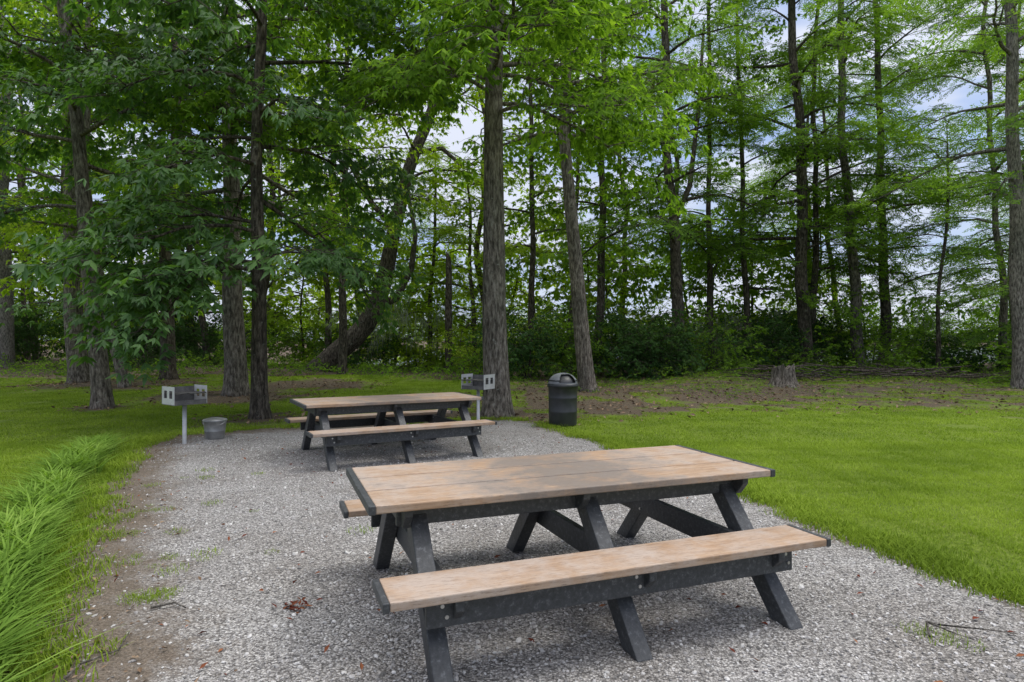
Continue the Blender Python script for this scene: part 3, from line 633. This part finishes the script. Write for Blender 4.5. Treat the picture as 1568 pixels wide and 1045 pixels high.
def grill(x,y,ang,h=.60,s=1.0):
    e=empty('park_grill',(x,y,0),ang); e.scale=(s,s,s)
    V=[];F=[]; tube(V,F,[(0,0,-.05),(0,0,h)],[.03,.03],14); mesh_obj('post',V,F,M_gp,True,e)
    w,d,t=.24,.20,.006
    box('floor',-w,w,-d,d,h,h+t,M_soot,e,0)
    box('back_wall',-w,w,d-t,d,h+t+.001,h+.25,M_soot,e,0)
    for sd in (-1,1):
        x0=sd*w-(t if sd>0 else 0); 
        z0,z1=h+t+.001,h+.27
        strips=[(-d,d-t-.001,z0,z0+.09),(-d,d-t-.001,z1-.06,z1),(-d,-d+.06,z0+.0905,z1-.0605),(-.035,.03,z0+.0905,z1-.0605),(d-.07,d-t-.001,z0+.0905,z1-.0605)]
        for (ya,yb,za,zb_) in strips: box('side_wall',x0,x0+t,ya,yb,za,zb_,M_gp,e,0)
    box('front_lip',-w+t+.001,w-t-.001,-d,-d+t,h+t+.001,h+.07,M_soot,e,0)
    V=[];F=[]
    for i in range(13):
        xx=-w+.03+i*(2*w-.06)/12; tube(V,F,[(xx,-d-.02,h+.17),(xx,d-.02,h+.17)],[.005,.005],6)
    for yy in (-d-.02,0,d-.03): tube(V,F,[(-w+.02,yy,h+.165),(w-.02,yy,h+.165)],[.006,.006],6)
    for xx in (-.12,.12):
        tube(V,F,[(xx-.04,-d-.02,h+.17),(xx-.04,-d-.12,h+.18),(xx+.04,-d-.12,h+.18),(xx+.04,-d-.02,h+.17)],[.008]*4,6)
    mesh_obj('grate',V,F,M_soot,True,e)
    return e
grill(-4.9,9.45,math.radians(52)); grill(-.62,11.6,math.radians(-28),.66)
# ---------------- light -----------------
w=bpy.data.worlds.new('World'); scene.world=w; w.use_nodes=True; nt=w.node_tree; ns=nt.nodes; ls=nt.links; ns.clear()
EL=math.radians(62); AZ=math.radians(75)
sky=ns.new('ShaderNodeTexSky'); sky.sky_type='NISHITA'; sky.sun_disc=False; sky.sun_elevation=EL; sky.sun_rotation=AZ; sky.air_density=1.2; sky.dust_density=.6; sky.ozone_density=2.0
tc=ns.new('ShaderNodeTexCoord'); mp=ns.new('ShaderNodeMapping'); mp.inputs['Scale'].default_value=(1,1,2.6); ls.new(tc.outputs['Generated'],mp.inputs[0])
nz=noise(ns,ls,mp.outputs[0],3.4,4,.6); cr=ramp(ns,[(.42,.0),(.58,.9)]); ls.new(nz,cr.inputs[0])
sx_=ns.new('ShaderNodeSeparateXYZ'); ls.new(tc.outputs['Generated'],sx_.inputs[0])
br=ramp(ns,[(0,(5.2,5.5,6.2)),(.55,(5.8,6.1,7.0)),(.85,(16,16,16.5)),(1,(18,18,18))]); ls.new(sx_.outputs[2],br.inputs[0])
skb=mixc(ns,ls,.7,sky.outputs[0],(2.9,3.7,5.9))
zf=ramp(ns,[(.5,0),(.8,1)]); ls.new(sx_.outputs[2],zf.inputs[0])
mxf=N(ns,'ShaderNodeMath',operation='MAXIMUM'); ls.new(cr.outputs[0],mxf.inputs[0]); ls.new(zf.outputs[0],mxf.inputs[1])
cc=mixc(ns,ls,mxf.outputs[0],skb,br.outputs[0])
bg_=ns.new('ShaderNodeBackground'); bg_.inputs[1].default_value=.15; ls.new(cc,bg_.inputs[0]); o=ns.new('ShaderNodeOutputWorld'); ls.new(bg_.outputs[0],o.inputs[0])
L=bpy.data.lights.new('sun','SUN'); L.energy=1.5; L.angle=math.radians(18); L.color=(1,.95,.86); lo=link(bpy.data.objects.new('sun',L))
sd=Vector((math.sin(AZ)*math.cos(EL),math.cos(AZ)*math.cos(EL),math.sin(EL))); lo.rotation_euler=sd.to_track_quat('Z','Y').to_euler()
cam=bpy.data.cameras.new('camera'); cam.lens=22.2; cam.sensor_width=36; cam.clip_end=6000; cam.clip_start=.05
co_=link(bpy.data.objects.new('camera',cam)); co_.location=(0,0,1.54); co_.rotation_euler=(pi/2,0,0); scene.camera=co_
scene.view_settings.view_transform='Standard'; scene.view_settings.look='None'; scene.view_settings.exposure=0
print('SPRAYS',TOT)
